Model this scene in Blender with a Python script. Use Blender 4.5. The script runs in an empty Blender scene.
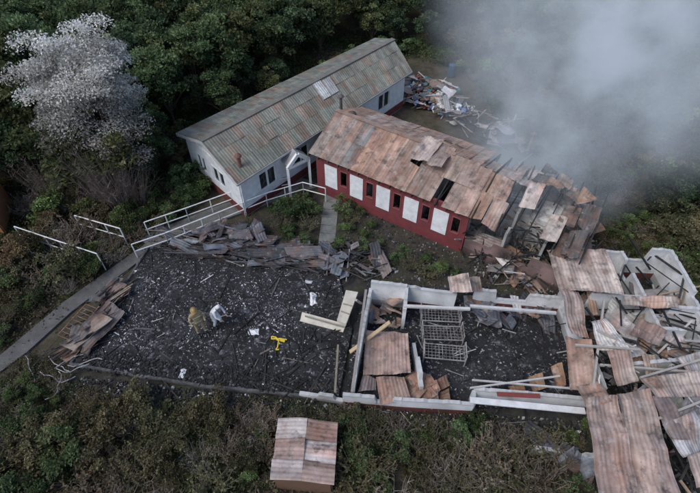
import bpy, math, random
import numpy as np
from mathutils import Vector, Matrix, noise
random.seed(7); np.random.seed(7)
R=random.random
def U(a,b): return a+(b-a)*R()
CAM_H=18.0; PIT=math.radians(47); F=480.0
SP,CP=math.sin(PIT),math.cos(PIT)
# survey helper: plan position (metres) of a point at height z
def G(u,v,z=0.0):
    x=(u-350)/F; y=(v-246.5)/F
    t=(CAM_H-z)/(SP+y*CP)
    return Vector((t*x,t*(CP-y*SP),z))
sc=bpy.context.scene

# ------------------------------------------------------------ materials
def nodes(name):
    m=bpy.data.materials.new(name); m.use_nodes=True
    nt=m.node_tree; nt.nodes.clear()
    return m,nt
def N(nt,t,**k):
    n=nt.nodes.new(t)
    for a,b in k.items(): setattr(n,a,b)
    return n
def noise_n(nt,vec,scale,detail=5,rough=.6):
    n=N(nt,'ShaderNodeTexNoise'); n.inputs['Scale'].default_value=scale
    n.inputs['Detail'].default_value=detail; n.inputs['Roughness'].default_value=rough
    nt.links.new(vec,n.inputs['Vector']); return n.outputs['Fac']
def mapr(nt,val,a,b,c,d):
    n=N(nt,'ShaderNodeMapRange'); nt.links.new(val,n.inputs[0])
    for i,x in enumerate((a,b,c,d)): n.inputs[i+1].default_value=x
    return n.outputs[0]
def mix(nt,fac,a,b,bt='MIX'):
    n=N(nt,'ShaderNodeMix',data_type='RGBA',blend_type=bt)
    if isinstance(fac,float): n.inputs[0].default_value=fac
    else: nt.links.new(fac,n.inputs[0])
    for s,x in ((6,a),(7,b)):
        if isinstance(x,tuple): n.inputs[s].default_value=(*x,1)
        else: nt.links.new(x,n.inputs[s])
    return n.outputs[2]
def attr_mat(name,rough=.8,metal=0.,lo=.7,hi=1.3,ns=3.,layers=(),bump=.2,bscale=20.):
    """Col attribute x noise, then dirt layers (color, scale, t0, t1, strength)"""
    m,nt=nodes(name)
    out=N(nt,'ShaderNodeOutputMaterial'); b=N(nt,'ShaderNodeBsdfPrincipled')
    nt.links.new(b.outputs[0],out.inputs[0])
    g=N(nt,'ShaderNodeNewGeometry').outputs['Position']
    a=N(nt,'ShaderNodeAttribute'); a.attribute_name='Col'
    f=mapr(nt,noise_n(nt,g,ns,6,.65),.3,.7,lo,hi)
    c=mix(nt,1.0,a.outputs['Color'],f,'MULTIPLY')
    for i,(col,s,t0,t1,st) in enumerate(layers):
        ff=mapr(nt,noise_n(nt,g,s,7,.7),t0,t1,0,st)
        c=mix(nt,ff,c,col)
    nt.links.new(c,b.inputs['Base Color'])
    b.inputs['Roughness'].default_value=rough; b.inputs['Metallic'].default_value=metal
    if bump:
        bp=N(nt,'ShaderNodeBump'); bp.inputs['Strength'].default_value=bump; bp.inputs['Distance'].default_value=.05
        nt.links.new(noise_n(nt,g,bscale,4,.6),bp.inputs['Height']); nt.links.new(bp.outputs[0],b.inputs['Normal'])
    return m
def leaf_mat(name,hs=.4):
    m,nt=nodes(name)
    out=N(nt,'ShaderNodeOutputMaterial')
    a=N(nt,'ShaderNodeAttribute'); a.attribute_name='Col'
    c=a.outputs['Color']
    if hs:
        oi=N(nt,'ShaderNodeObjectInfo')
        f=mapr(nt,oi.outputs['Random'],0,1,.6,1.45)
        c=mix(nt,1.0,a.outputs['Color'],f,'MULTIPLY')
        g=N(nt,'ShaderNodeNewGeometry').outputs['Position']
        hue=mapr(nt,noise_n(nt,g,.25,2),.42,.65,0,hs)
        c=mix(nt,hue,c,mix(nt,1.0,a.outputs['Color'],(1.5,1.05,1.0),'MULTIPLY'))
    d=N(nt,'ShaderNodeBsdfDiffuse'); t=N(nt,'ShaderNodeBsdfTranslucent'); mx=N(nt,'ShaderNodeMixShader')
    mx.inputs[0].default_value=.25
    nt.links.new(c,d.inputs[0]); nt.links.new(c,t.inputs[0])
    nt.links.new(d.outputs[0],mx.inputs[1]); nt.links.new(t.outputs[0],mx.inputs[2]); nt.links.new(mx.outputs[0],out.inputs[0])
    return m
SOOT=(.012,.012,.013); RUST=(.19,.08,.04); ASH=(.6,.61,.63)
M_burn=attr_mat('burnt_floor',.95,0,.4,1.6,5,(((.06,.064,.07),.8,.46,.6,.75),((.26,.27,.29),2.6,.56,.66,.6),(ASH,7,.58,.65,.85),((.01,.01,.011),.4,.5,.62,.85),((.06,.04,.03),1.3,.6,.72,.4),((.01,.01,.011),5,.53,.6,.7)),.7,18)
M_char=attr_mat('charred',.9,0,.5,1.5,6,(((.15,.15,.15),7,.58,.7,.4),),.4,30)
M_plaster=attr_mat('plaster',.85,0,.85,1.1,2,((SOOT,1.1,.58,.76,.75),((.3,.27,.24),5,.54,.78,.35)),.15,25)
M_paint=attr_mat('painted_wood',.7,0,.8,1.1,3,(((.12,.1,.09),4,.57,.8,.5),),.15,25)
M_roof=attr_mat('weathered_zinc_roof',.7,.05,.7,1.2,1.2,(((.17,.105,.07),1.1,.5,.7,.4),((.07,.085,.065),5,.48,.7,.45)),.1,30)
M_rust=attr_mat('burnt_zinc_sheet',.75,.05,.68,1.28,2,((RUST,1.2,.5,.68,.55),((.055,.047,.045),1.9,.53,.66,.75),((.55,.52,.51),2.8,.57,.7,.5),((.2,.17,.16),6,.54,.68,.4)),.15,30)
M_conc=attr_mat('concrete',.9,0,.75,1.2,2,(((.05,.05,.045),1.5,.48,.7,.6),((.3,.3,.29),12,.55,.7,.4)),.3,30)
M_ground=attr_mat('ground_soil',.95,0,.4,1.5,1.5,(((.05,.055,.025),.9,.48,.6,.6),((.14,.11,.08),4,.52,.68,.5),((.02,.018,.015),8,.55,.66,.6)),.8,9)
M_plain=attr_mat('plain_paint',.5,0,.9,1.1,6,(((.1,.09,.08),8,.6,.8,.4),),0)
M_bark=attr_mat('bark',.9,0,.7,1.3,8,(),.3,30)
M_leaf=leaf_mat('leaves'); M_bloss=leaf_mat('blossom',0)
m,nt=nodes('window_glass'); o=N(nt,'ShaderNodeOutputMaterial'); b=N(nt,'ShaderNodeBsdfPrincipled')
b.inputs['Base Color'].default_value=(.02,.025,.03,1); b.inputs['Roughness'].default_value=.08; nt.links.new(b.outputs[0],o.inputs[0]); M_glass=m

# ------------------------------------------------------------ mesh builder
def J(c,a=.15):
    k=U(1-a,1+a); return (c[0]*k*U(.97,1.03),c[1]*k,c[2]*k*U(.97,1.03))
class MB:
    def __init__(s): s.v=[];s.f=[];s.c=[];s.m=[]
    def add(s,vs,fs,col,m=0):
        o=len(s.v); s.v+= [tuple(v) for v in vs]
        s.c+= (list(col) if isinstance(col,list) else [col]*len(vs))
        s.f+= [tuple(i+o for i in f) for f in fs]; s.m+=[m]*len(fs)
    def quad(s,a,b,c,d,col,m=0): s.add([a,b,c,d],[(0,1,2,3)],col,m)
    def hexa(s,b4,t4,col,m=0):
        s.add(list(b4)+list(t4),[(3,2,1,0),(4,5,6,7),(0,1,5,4),(1,2,6,5),(2,3,7,6),(3,0,4,7)],col,m)
    def box(s,c,sx,sy,sz,col,rot=0,m=0,tilt=(0,0)):
        Mx=Matrix.Translation(Vector(c))@Matrix.Rotation(rot,4,'Z')@Matrix.Rotation(tilt[0],4,'X')@Matrix.Rotation(tilt[1],4,'Y')
        q=[Mx@Vector((a*sx/2,b*sy/2,e*sz/2)) for e in (-1,1) for a,b in ((-1,-1),(1,-1),(1,1),(-1,1))]
        s.hexa(q[:4],q[4:],col,m)
    def beam(s,p,q,w,h,col,m=0):
        p=Vector(p);q=Vector(q);d=(q-p)
        if d.length<1e-5: return
        d.normalize(); sd=d.cross(Vector((0,0,1)))
        if sd.length<1e-3: sd=Vector((1,0,0))
        sd.normalize(); up=sd.cross(d)
        f=lambda P:[P-sd*w/2-up*h/2,P+sd*w/2-up*h/2,P+sd*w/2+up*h/2,P-sd*w/2+up*h/2]
        a=f(p);b=f(q)
        s.add(a+b,[(0,1,2,3),(7,6,5,4),(0,4,5,1),(1,5,6,2),(2,6,7,3),(3,7,4,0)],col,m)
    def tube(s,pts,rad,col,m=0,n=6):
        pts=[Vector(p) for p in pts]; vs=[];fs=[]
        for i,p in enumerate(pts):
            d=(pts[min(i+1,len(pts)-1)]-pts[max(i-1,0)])
            d=d.normalized() if d.length>1e-6 else Vector((0,0,1))
            a=d.cross(Vector((.3,.2,1)) if abs(d.z)<.9 else Vector((1,0,0))).normalized(); b=d.cross(a)
            r=rad[i] if isinstance(rad,(list,tuple)) else rad
            for k in range(n):
                t=2*math.pi*k/n; vs.append(p+(a*math.cos(t)+b*math.sin(t))*r)
        for i in range(len(pts)-1):
            for k in range(n):
                fs.append((i*n+k,i*n+(k+1)%n,(i+1)*n+(k+1)%n,(i+1)*n+k))
        fs.append(tuple(range(n))[::-1]); fs.append(tuple((len(pts)-1)*n+k for k in range(n)))
        s.add(vs,fs,col,m)
    def obj(s,name,mats,parent=None,smooth=False):
        me=bpy.data.meshes.new(name); me.from_pydata(s.v,[],s.f)
        if not isinstance(mats,(list,tuple)): mats=[mats]
        for mm in mats: me.materials.append(mm)
        me.polygons.foreach_set('material_index',s.m)
        a=me.color_attributes.new('Col','FLOAT_COLOR','POINT')
        ar=np.ones((len(s.v),4),dtype=np.float32); ar[:,:3]=np.array(s.c,dtype=np.float32); a.data.foreach_set('color',ar.ravel())
        if smooth: me.polygons.foreach_set('use_smooth',[True]*len(me.polygons))
        me.update(); ob=bpy.data.objects.new(name,me); sc.collection.objects.link(ob)
        if parent: ob.parent=parent
        return ob
def empty(name,loc=(0,0,0)):
    e=bpy.data.objects.new(name,None); e.empty_display_size=.3; sc.collection.objects.link(e); e.location=loc; return e
def L(a,b,t): return a+(b-a)*t
def nz(p,s=1.): return noise.noise(Vector(p)*s)

def sheet(mb,p,col,pitch=.15,amp=.012,nv=8,warp=.06,m=0,tw=.85,ta=.16,rows=1,streak=.5):
    """corrugated patch; ribs run p0->p3"""
    p=[Vector(q) for q in p]; wl=max((p[1]-p[0]).length,(p[2]-p[3]).length); hl=(p[3]-p[0]).length
    nu=max(4,int(wl/pitch*4)); nv=max(nv,2,int(hl/.45))
    n=(p[1]-p[0]).cross(p[3]-p[0]).normalized()
    if n.z<0: n=-n
    tint={}; vs=[];cs=[];fs=[]; off=U(0,50)
    for j in range(nv+1):
        t=j/nv
        for i in range(nu+1):
            s=i/nu; q=L(L(p[0],p[1],s),L(p[3],p[2],s),t)
            k=(int(s*wl/tw),int(min(t,.999)*rows))
            if k not in tint: tint[k]=J((1,1,1),ta)
            w1=warp*nz(q+Vector((off,0,0)),.9)*1.6+warp*.5*nz(q+Vector((off,9,0)),2.6)
            if t==0 or t==1 : w1+=warp*.6*nz((s*wl*3+off,t*7,0))
            x=s*wl
            q=q+n*(amp*math.sin(2*math.pi*x/pitch)+w1)
            tt=tint[k]; st=1+streak*.6*nz((x*4+off,t*hl*.5,off)); rf=max(0,min(.6,(nz((x*1.6+off,t*hl*.35,off+5))-.08)*2.2))*streak
            fr_=(x/tw)%1
            if fr_<.05: st*=.72
            if rows>1 and ((t*rows)%1)<.5/nv*rows: st*=.75
            c=[col[a]*tt[a]*st for a in range(3)]
            g=(c[0]+c[1]+c[2])/3
            vs.append(q); cs.append((L(c[0],g*1.15+.02,rf),L(c[1],g*.64,rf),L(c[2],g*.44,rf)))
    for j in range(nv):
        for i in range(nu):
            a=j*(nu+1)+i; fs.append((a,a+1,a+nu+2,a+nu+1))
    mb.add(vs,fs,cs,m)

def wall(mb,p,q,h,t,col,z0=0.,ops=(),m=0):
    """p,q ground points; ops (s0,s1,zb,zt) in metres"""
    p=Vector((p[0],p[1],0));q=Vector((q[0],q[1],0)); d=(q-p); Ln=d.length; d.normalize(); nn=Vector((-d.y,d.x,0))*t/2
    def seg(a,b,za,zb):
        if b-a<.01 or zb-za<.01: return
        A=p+d*a;B=p+d*b; bb=[A-nn,B-nn,B+nn,A+nn]
        mb.hexa([v+Vector((0,0,za)) for v in bb],[v+Vector((0,0,zb)) for v in bb],col,m)
    x=0
    for s0,s1,zb,zt in sorted(ops):
        seg(x,s0,z0,z0+h); seg(s0,s1,z0,zb); seg(s0,s1,zt,z0+h); x=s1
    seg(x,Ln,z0,z0+h)
def rwall(mb,p,q,h,t=.14,col=(.82,.83,.84),rag=.35,z0=0.,soot=.5,m=0,base=None):
    """ruined wall: straight lengths broken by window-size gaps, sooty top, painted lower band"""
    p=Vector((p[0],p[1],0));q=Vector((q[0],q[1],0)); d=(q-p); Ln=d.length; d.normalize(); nn=Vector((-d.y,d.x,0))*t/2
    n=max(4,int(Ln/.09)); off=U(0,99); vs=[];cs=[];fs=[]
    zb=min(.5,h*.4); left=0; lv=1.
    for i in range(n+1):
        if left<=0:
            left=random.randint(7,17); lv=1-U(0,.12)*min(1,rag*2) if (R()>rag or lv<.8) else U(.5,.68)
        left-=1
        hh=max(zb+.06,h*lv+.05*nz((i*.5+off,0,0))+.02*nz((i*1.9+off,4,0)))
        P=p+d*(Ln*i/n); k=nz((i*.09+off,3,1))
        dk=max(.05,min(1,1-soot*(.35+1.3*k))); b=base or tuple(c*.62 for c in col)
        for side in (-1,1):
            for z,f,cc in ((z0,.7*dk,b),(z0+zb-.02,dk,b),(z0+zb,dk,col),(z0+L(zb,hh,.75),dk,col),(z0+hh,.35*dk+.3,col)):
                vs.append(P+nn*side+Vector((0,0,z))); cs.append(tuple(c*f for c in cc))
    for i in range(n):
        a=i*10;b=a+10
        for k in range(4): fs+=[(a+k,b+k,b+k+1,a+k+1),(b+5+k,a+5+k,a+6+k,b+6+k)]
        fs.append((a+4,b+4,b+9,a+9))
    e=n*10
    fs+=[(0,1,2,3,4,9,8,7,6,5),(e+5,e+6,e+7,e+8,e+9,e+4,e+3,e+2,e+1,e)]
    mb.add(vs,fs,cs,m)
def inpoly(x,y,poly):
    c=False;n=len(poly)
    for i in range(n):
        x1,y1=poly[i][0],poly[i][1];x2,y2=poly[i-1][0],poly[i-1][1]
        if (y1>y)!=(y2>y) and x<(x2-x1)*(y-y1)/(y2-y1)+x1: c=not c
    return c
def pdist(x,y,poly):
    P=Vector((x,y));b=1e9
    for i in range(len(poly)):
        A=Vector(poly[i][:2]);B=Vector(poly[i-1][:2]);d=B-A
        t=max(0,min(1,(P-A).dot(d)/max(d.length_squared,1e-9))); b=min(b,(P-A-d*t).length)
    return b
def pxp(l,z=0): return [G(u,v,z) for u,v in l]
def rnd_in(poly):
    xs=[p[0] for p in poly];ys=[p[1] for p in poly]
    while True:
        x=U(min(xs),max(xs));y=U(min(ys),max(ys))
        if inpoly(x,y,poly): return x,y
def chips(mb,poly,n,smin,smax,cols,z=.0,zj=.05,m=0,flat=.3,clump=0.):
    k_=0
    while k_<n:
        x,y=rnd_in(poly)
        if clump and nz((x,y,clump),.9)+U(-.25,.25)<.05: k_+=.3; continue
        k_+=1
        s=U(smin,smax)*(1 if R()<.85 else 1.8); c=J(random.choice(cols),.3)
        a=U(0,6.28); k=U(.2,1); h=s*U(.3,1)*flat
        base=[(x+math.cos(a+i*1.57+U(-.5,.5))*s*(k if i%2 else 1),y+math.sin(a+i*1.57+U(-.5,.5))*s*(k if i%2 else 1),z-.01) for i in range(4)]
        zz=z+U(0,zj)
        top=[(L(x,b[0],.6)+U(-.2,.2)*s,L(y,b[1],.6)+U(-.2,.2)*s,zz+h+U(-.3,.3)*h) for b in base]
        mb.hexa(base,top,c,m)
def beams(mb,poly,n,l0,l1,w,cols,z0,z1,tilt=.25,m=0,ang=None):
    for _ in range(n):
        x,y=rnd_in(poly); a=U(0,3.14) if ang is None else ang+U(-.35,.35)
        l=U(l0,l1)/2; z=U(z0,z1); dz=U(-tilt,tilt)*l; d=Vector((math.cos(a)*l,math.sin(a)*l,dz)); c=Vector((x,y,max(z,abs(dz)+.03)))
        ww=w*U(.6,1.4); mb.beam(c-d,c+d,ww,ww*U(.4,1),J(random.choice(cols),.3),m)
def rsheets(mb,poly,n,l0,l1,cols,z0,z1,m=0,tilt=.35,ang=None,wp=.16,w0=.35,w1=.85):
    for _ in range(n):
        x,y=rnd_in(poly); a=U(0,3.14) if ang is None else ang+U(-.4,.4); l=U(l0,l1); w=U(w0,w1); z=U(z0,z1)
        Mx=Matrix.Translation((x,y,z+.1))@Matrix.Rotation(a,4,'Z')@Matrix.Rotation(U(-tilt,tilt),4,'Y')@Matrix.Rotation(U(-tilt,tilt),4,'X')
        k=U(-.25,.25); j=U(-.2,.2)
        sheet(mb,[Mx@Vector(q) for q in ((-l/2,-w/2,0),(-l/2+j,w/2,0),(l/2,w/2+k,0),(l/2-j,-w/2+k,0))],J(random.choice(cols),.25),.15,.012,8,wp,m)
CHAR=[(.012,.012,.013),(.025,.025,.027),(.04,.038,.036)]
GREYS=[(.12,.12,.13),(.25,.25,.26),(.5,.5,.5)]
ZINC=[(.24,.23,.23),(.34,.27,.24),(.15,.15,.165),(.38,.3,.25),(.3,.19,.13)]
BLUE=[(.075,.09,.115),(.12,.135,.16),(.045,.05,.06),(.17,.185,.21)]
PINK=(.42,.31,.26)

# ------------------------------------------------------------ terrain
clear=pxp([(-30,376),(40,312),(100,272),(150,236),(196,208),(205,190),(184,162),(375,56),(440,60),(478,82),(500,125),(560,168),(612,205),(655,262),(690,320),(760,400),(810,520),(590,500),(572,450),(470,428),(330,418),(80,393),(-20,418)])
burn=pxp([(60,385),(150,240),(330,262),(330,160),(600,170),(650,240),(740,360),(760,500),(600,500),(580,440),(330,408)])
mb=MB(); n=190; ax=[math.sinh((i/n-.5)*2*4.3)/math.sinh(4.3)*500 for i in range(n+1)]
vs=[];cs=[]
for yy in ax:
    for xx in ax:
        y=yy+16;x=xx
        ins=inpoly(x,y,clear); d=0 if ins else pdist(x,y,clear)
        k=min(1,max(0,(d-.5)/4)); z=-.06+k*.5*nz((x,y,0),.15)+ (min(1,d/60)**2)*9*(.6+nz((x,y,5),.02))
        bd=-1 if inpoly(x,y,burn) else pdist(x,y,burn); bk=min(1,max(0,(bd+1)/2.5+.35*nz((x,y,9),.8)))
        g=(.075,.062,.043); s=(.028,.028,.03)
        vs.append((x,y,z)); cs.append(tuple(L(s[i],g[i],bk) for i in range(3)))
fs=[(j*(n+1)+i,j*(n+1)+i+1,(j+1)*(n+1)+i+1,(j+1)*(n+1)+i) for j in range(n) for i in range(n)]
mb.add(vs,fs,cs); mb.obj('ground',M_ground,smooth=True)

# ------------------------------------------------------------ burnt floor slab
slabp=[(150,249),(238,262),(338,275),(352,330),(338,400),(200,386),(72,366)]
slab=pxp(slabp)
def plate(name,poly,z0,z1,col,mat):
    mb=MB(); k=len(poly); vs=[(p[0],p[1],z0) for p in poly]+[(p[0],p[1],z1) for p in poly]
    fs=[tuple(range(k,2*k))]+[(i,(i+1)%k,k+(i+1)%k,k+i) for i in range(k)]
    mb.add(vs,fs,col); return mb.obj(name,mat)
e=empty('burnt_building_ruin')
plate('floor_slab',slab[::-1],-.1,.12,(.014,.014,.016),M_burn).parent=e
mb=MB()
CH3=CHAR*3
chips(mb,slab,4200,.02,.06,CHAR*6+GREYS[:1],.12,.02,clump=3.)
core=pxp([(150,270),(290,285),(285,355),(105,350)])
chips(mb,core,1500,.012,.045,[(.3,.31,.33),(.66,.66,.68),(.16,.16,.17)],.12,.012,clump=8.)
chips(mb,slab,700,.012,.05,[(.3,.31,.33),(.66,.66,.68)],.12,.012,clump=5.)
chips(mb,pxp([(75,370),(338,402),(340,385),(90,352)]),1500,.03,.09,CH3+GREYS[:1],.12,.05)
beams(mb,slab,55,.3,1.5,.05,CH3+[(.08,.08,.08)],.14,.17,.03)
beams(mb,pxp([(280,340),(345,330),(338,398),(230,385)]),45,.3,1.5,.05,CH3+[(.15,.13,.11)],.14,.2,.05)
beams(mb,core,16,.2,.7,.03,GREYS,.14,.17,.03)
mb.obj('ash_debris',M_char,e)
mb=MB()
for a,b in (((72,366),(200,387)),((200,387),(338,401)),((150,249),(238,261)),((72,366),(150,249))):
    rwall(mb,G(*a),G(*b),.22,.1,(.17,.17,.175),.5,0,.9)
mb.obj('foundation_stub_wall',M_char,e)

mb=MB()
rsheets(mb,pxp([(172,240),(225,232),(300,250),(330,265),(300,270),(180,254)]),40,.7,2.4,BLUE,.08,.35,tilt=.16,ang=-.15,wp=.16,w0=.2,w1=.7)
rsheets(mb,pxp([(205,236),(255,230),(268,243),(220,250)]),14,.6,1.5,BLUE,.3,.55,tilt=.5,w0=.2,w1=.6)
beams(mb,pxp([(165,238),(225,228),(335,262),(330,275),(165,258)]),110,.5,2.6,.05,CHAR*2+BLUE+[(.3,.28,.25)],.12,.5,.2,ang=-.15)
chips(mb,pxp([(160,240),(225,225),(338,262),(335,280),(160,260)]),1000,.03,.1,CH3+GREYS[:2],0,.2)
mb.obj('scrap_metal_pile',M_rust)
mb=MB()
rsheets(mb,pxp([(325,252),(370,250),(384,270),(330,276)]),16,.6,1.4,ZINC[:1]+BLUE,.1,.4,tilt=.35,w0=.2,w1=.6)
beams(mb,pxp([(320,247),(380,247),(390,278),(330,282)]),60,.5,1.8,.05,CHAR*2+GREYS[:2],.1,.55,.3)
mb.obj('scrap_metal_pile',M_rust)
mb=MB()
for q,c in (([(52,352,.3),(66,362,.3),(95,335,.5),(82,326,.4)],(.3,.22,.17)),([(70,338,.6),(88,350,.5),(125,312,.5),(108,300,.5)],(.16,.14,.14)),([(95,300,.3),(108,306,.3),(128,286,.4),(118,280,.4)],(.22,.17,.15)),([(60,345,.5),(75,352,.5),(112,318,.7),(100,312,.7)],(.34,.29,.26))):
    sheet(mb,[G(*x) for x in q],c,warp=.16)
beams(mb,pxp([(50,360),(115,285),(135,290),(85,362)]),60,.5,2,.05,CHAR*2+[(.3,.25,.2)],.1,.6,.2,ang=.9)
rsheets(mb,pxp([(60,350),(110,290),(125,295),(90,355)]),10,.5,1.4,[(.12,.11,.11),(.22,.17,.15)],.3,.6,tilt=.35,ang=.9,w0=.2,w1=.6)
mb.obj('fallen_sheet_pile',M_rust)
mb=MB(); A=G(58,335,.6);B=G(86,304,.7);C=G(70,340,.45)
w=C-A
mb.tube([A,B],.03,(.25,.12,.07));mb.tube([A+w,B+w],.03,(.25,.12,.07))
for i in range(9): mb.tube([L(A,B,i/8.),L(A,B,i/8.)+w],.018,(.25,.13,.08))
mb.obj('metal_rack',M_rust)
mb=MB()
for _ in range(7):
    u=U(25,75);v=U(352,372); p=G(u,v,.2); pts=[p]
    a=U(-.9,.2)
    for k in range(6): a+=U(-.7,.7); p=p+Vector((math.cos(a)*.25,math.sin(a)*.25,U(-.05,.08))); pts.append(p)
    mb.tube(pts,.018,J((.4,.4,.41)))
mb.obj('twisted_pipe',M_paint)

# ------------------------------------------------------------ paths
plate('concrete_path',pxp([(326,186),(340,188),(333,262),(316,262)])[::-1],-.05,.03,(.2,.21,.2),M_conc)
plate('concrete_path',pxp([(152,240),(160,246),(72,312),(28,352),(-30,395),(-30,380),(10,348),(62,304)])[::-1],-.05,.05,(.12,.12,.118),M_conc)
plate('access_ramp',pxp([(140,238),(215,208),(300,178),(322,186),(236,216),(150,249)])[::-1],-.05,.08,(.14,.14,.135),M_conc)
plate('courtyard_soil',pxp([(262,205),(316,190),(330,186),(345,190),(480,258),(540,285),(560,300),(390,283),(330,268),(240,240)])[::-1],-.05,.01,(.04,.036,.03),M_ground)
mb=MB()
for i in range(10): t=i/9; mb.box(L(G(326,188),G(316,260),t)+Vector((.28,0,.03)),.62,.02,.012,(.04,.045,.03),-.1)
mb.obj('path_joints',M_conc)

# ------------------------------------------------------------ railings
def railing(pts,h=1.0,step=1.1,name='white_railing',rails=(.5,1.0)):
    mb=MB(); c=(.78,.79,.8)
    for a,b in zip(pts,pts[1:]):
        Ln=(b-a).length; k=max(1,round(Ln/step))
        for i in range(k+1):
            p=L(a,b,i/k); mb.tube([p,p+Vector((0,0,h))],.03,c)
        for r in rails: mb.tube([a+Vector((0,0,r*h)),b+Vector((0,0,r*h))],.03,c)
    mb.obj(name,M_paint)
railing(pxp([(150,236),(190,222),(236,205)]))
railing(pxp([(138,258),(170,247),(222,226),(268,207),(304,196)]),1.)
railing(pxp([(240,205),(262,196),(290,190)]),.9)
railing(pxp([(26,243),(70,258),(106,270)]),1.2)
railing(pxp([(84,232),(128,245)]),1.2)
railing(pxp([(304,196),(326,202)]),1.)

# ------------------------------------------------------------ long house
e=empty('long_timber_house')
ez=2.7; FLp=G(237,184,ez);BLp=G(176,133,ez);FRp=G(412,71,ez);BRp=G(375,38,ez)
rz=1.0
RL=(FLp+BLp)/2+Vector((0,0,rz)); RR=(FRp+BRp)/2+Vector((0,0,rz))
mb=MB(); RC=(.225,.232,.2)
for A,B,off in ((FLp,FRp,0),(BLp,BRp,1)):
    for r in range(3):
        a0,a1=r/3-.0,(r+1)/3+.02
        dz=Vector((0,0,.014*r))
        q=[L(A,RL,a0)+dz,L(B,RR,a0)+dz,L(B,RR,min(1,a1))+dz,L(A,RL,min(1,a1))+dz]
        sheet(mb,q,J(RC,.08),.16,.009,5,.02,ta=.13,tw=.9,streak=.75)
mb.beam(RL+Vector((0,0,.03)),RR+Vector((0,0,.03)),.34,.05,(.2,.19,.17))
mb.obj('roof',M_roof,e)
mb=MB()
for s,t0,t1,c in ((.50,.5,.95,(.55,.57,.58)),(.545,.5,.9,(.4,.42,.43)),(.2,.35,.6,(.28,.28,.25))):
    w=.035; A=L(FLp,FRp,s);B=L(FLp,FRp,s+w*1.2);C=L(RL,RR,s+w*1.2);D=L(RL,RR,s); u=Vector((0,0,.07))
    sheet(mb,[L(A,D,t0)+u,L(B,C,t0)+u,L(B,C,t1)+u,L(A,D,t1)+u],c,.16,.012,3,.02)
mb.obj('patched_roof_sheet',M_roof,e)
al=(FRp-FLp).normalized(); ac=(BLp-FLp).normalized()
w0=FLp+al*.35+ac*.4; w1=FRp-al*.3+ac*.4; w3=BLp+al*.35-ac*.4; w2=BRp-al*.3-ac*.4
mb=MB(); WH=(.74,.77,.8)
Lf=(w1-w0).length
ops=[(x,x+1.2,1.0,2.1) for x in np.arange(1.2,Lf-1.5,2.6)]
wall(mb,w0,w1,2.62,.12,WH,0,ops); wall(mb,w3,w2,2.62,.12,WH,0,ops)
go=[(1.5,2.7,1.0,2.0),(3.4,4.3,1.0,2.0)]
wall(mb,w0,w3,2.62,.12,WH,0,go); wall(mb,w1,w2,2.62,.12,WH,0,())
for a,b,r in ((w0,w3,RL+al*.35),(w1,w2,RR-al*.3)):
    a=a.copy();b=b.copy();a.z=b.z=2.62; r=r.copy(); r.z-=.08
    mb.add([a,b,r],[(0,1,2)],WH)
for a,b in ((w0,w1),(w0,w3)):
    d=(b-a).normalized(); nn=Vector((d.y,-d.x,0)) if (a is w0 and b is w1) else Vector((-d.y,d.x,0))
    A=Vector((a.x,a.y,.3))+nn*.075;B=Vector((b.x,b.y,.3))+nn*.075
    mb.beam(A,B,.02,.5,(.16,.04,.035))
mb.obj('walls',M_paint,e)
mb=MB()
def glaz(mb,mbf,a,b,ops):
    d=(b-a);d.z=0;d.normalize(); a=Vector((a.x,a.y,0))
    for s0,s1,zb,zt in ops:
        P=a+d*s0;Q=a+d*s1; z=Vector((0,0,1))
        mb.quad(P+z*zb,Q+z*zb,Q+z*zt,P+z*zt,(1,1,1))
        for u0,u1 in ((P+z*zb,Q+z*zb),(P+z*zt,Q+z*zt),(P+z*zb,P+z*zt),(Q+z*zb,Q+z*zt),(L(P,Q,.5)+z*zb,L(P,Q,.5)+z*zt)):
            mbf.beam(u0,u1,.16,.07,(.75,.76,.78))
mf=MB()
glaz(mb,mf,w0,w1,ops);glaz(mb,mf,w3,w2,ops);glaz(mb,mf,w0,w3,go)
mb.obj('window_glass',M_glass,e); mf.obj('window_frames',M_paint,e)
mb=MB()
for a,b in ((FLp,RL),(BLp,RL),(FRp,RR),(BRp,RR)): mb.beam(a-Vector((0,0,.1)),b-Vector((0,0,.1)),.05,.16,(.5,.5,.5))
for a,b in ((FLp,FRp),(BLp,BRp)): mb.beam(a-Vector((0,0,.08)),b-Vector((0,0,.08)),.1,.1,(.4,.4,.39))
mb.obj('barge_boards',M_paint,e)
mb=MB()
def chim(mb,u,v,z,h,r,c):
    p=G(u,v,z); mb.tube([p-Vector((0,0,.5)),p+Vector((0,0,h))],r,c,n=10); mb.tube([p+Vector((0,0,h)),p+Vector((0,0,h+.07)),p+Vector((0,0,h+.2))],[r*1.9,r*1.7,.02],c,n=10)
chim(mb,240,166,2.95,.6,.1,(.2,.09,.07)); chim(mb,341,108,3.2,.7,.09,(.1,.09,.09))
mb.obj('chimney_pipe',M_rust,e)
e=empty('white_entrance_porch')
mb=MB(); P0=G(291,197);P1=G(311,187);d=(P1-P0); back=Vector((-.3,.42,0))*2.0
for p in (P0,P1): mb.beam(p,p+Vector((0,0,2.0)),.14,.14,(.8,.8,.8))
ap=(P0+P1)/2+Vector((0,0,2.6))
for p in (P0,P1): mb.beam(p+Vector((0,0,2.0)),ap+Vector((0,0,.02)),.14,.2,(.8,.8,.8))
mb.beam(P0+Vector((0,0,2.0)),P1+Vector((0,0,2.0)),.13,.14,(.8,.8,.8)); mb.obj('posts',M_paint,e)
mb=MB()
for p in (P0,P1):
    q=p+Vector((0,0,2.12)); sheet(mb,[q,q+back,ap+back+Vector((0,0,.12)),ap+Vector((0,0,.12))],(.3,.31,.31),nv=2,warp=0)
mb.obj('roof',M_roof,e)

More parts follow.
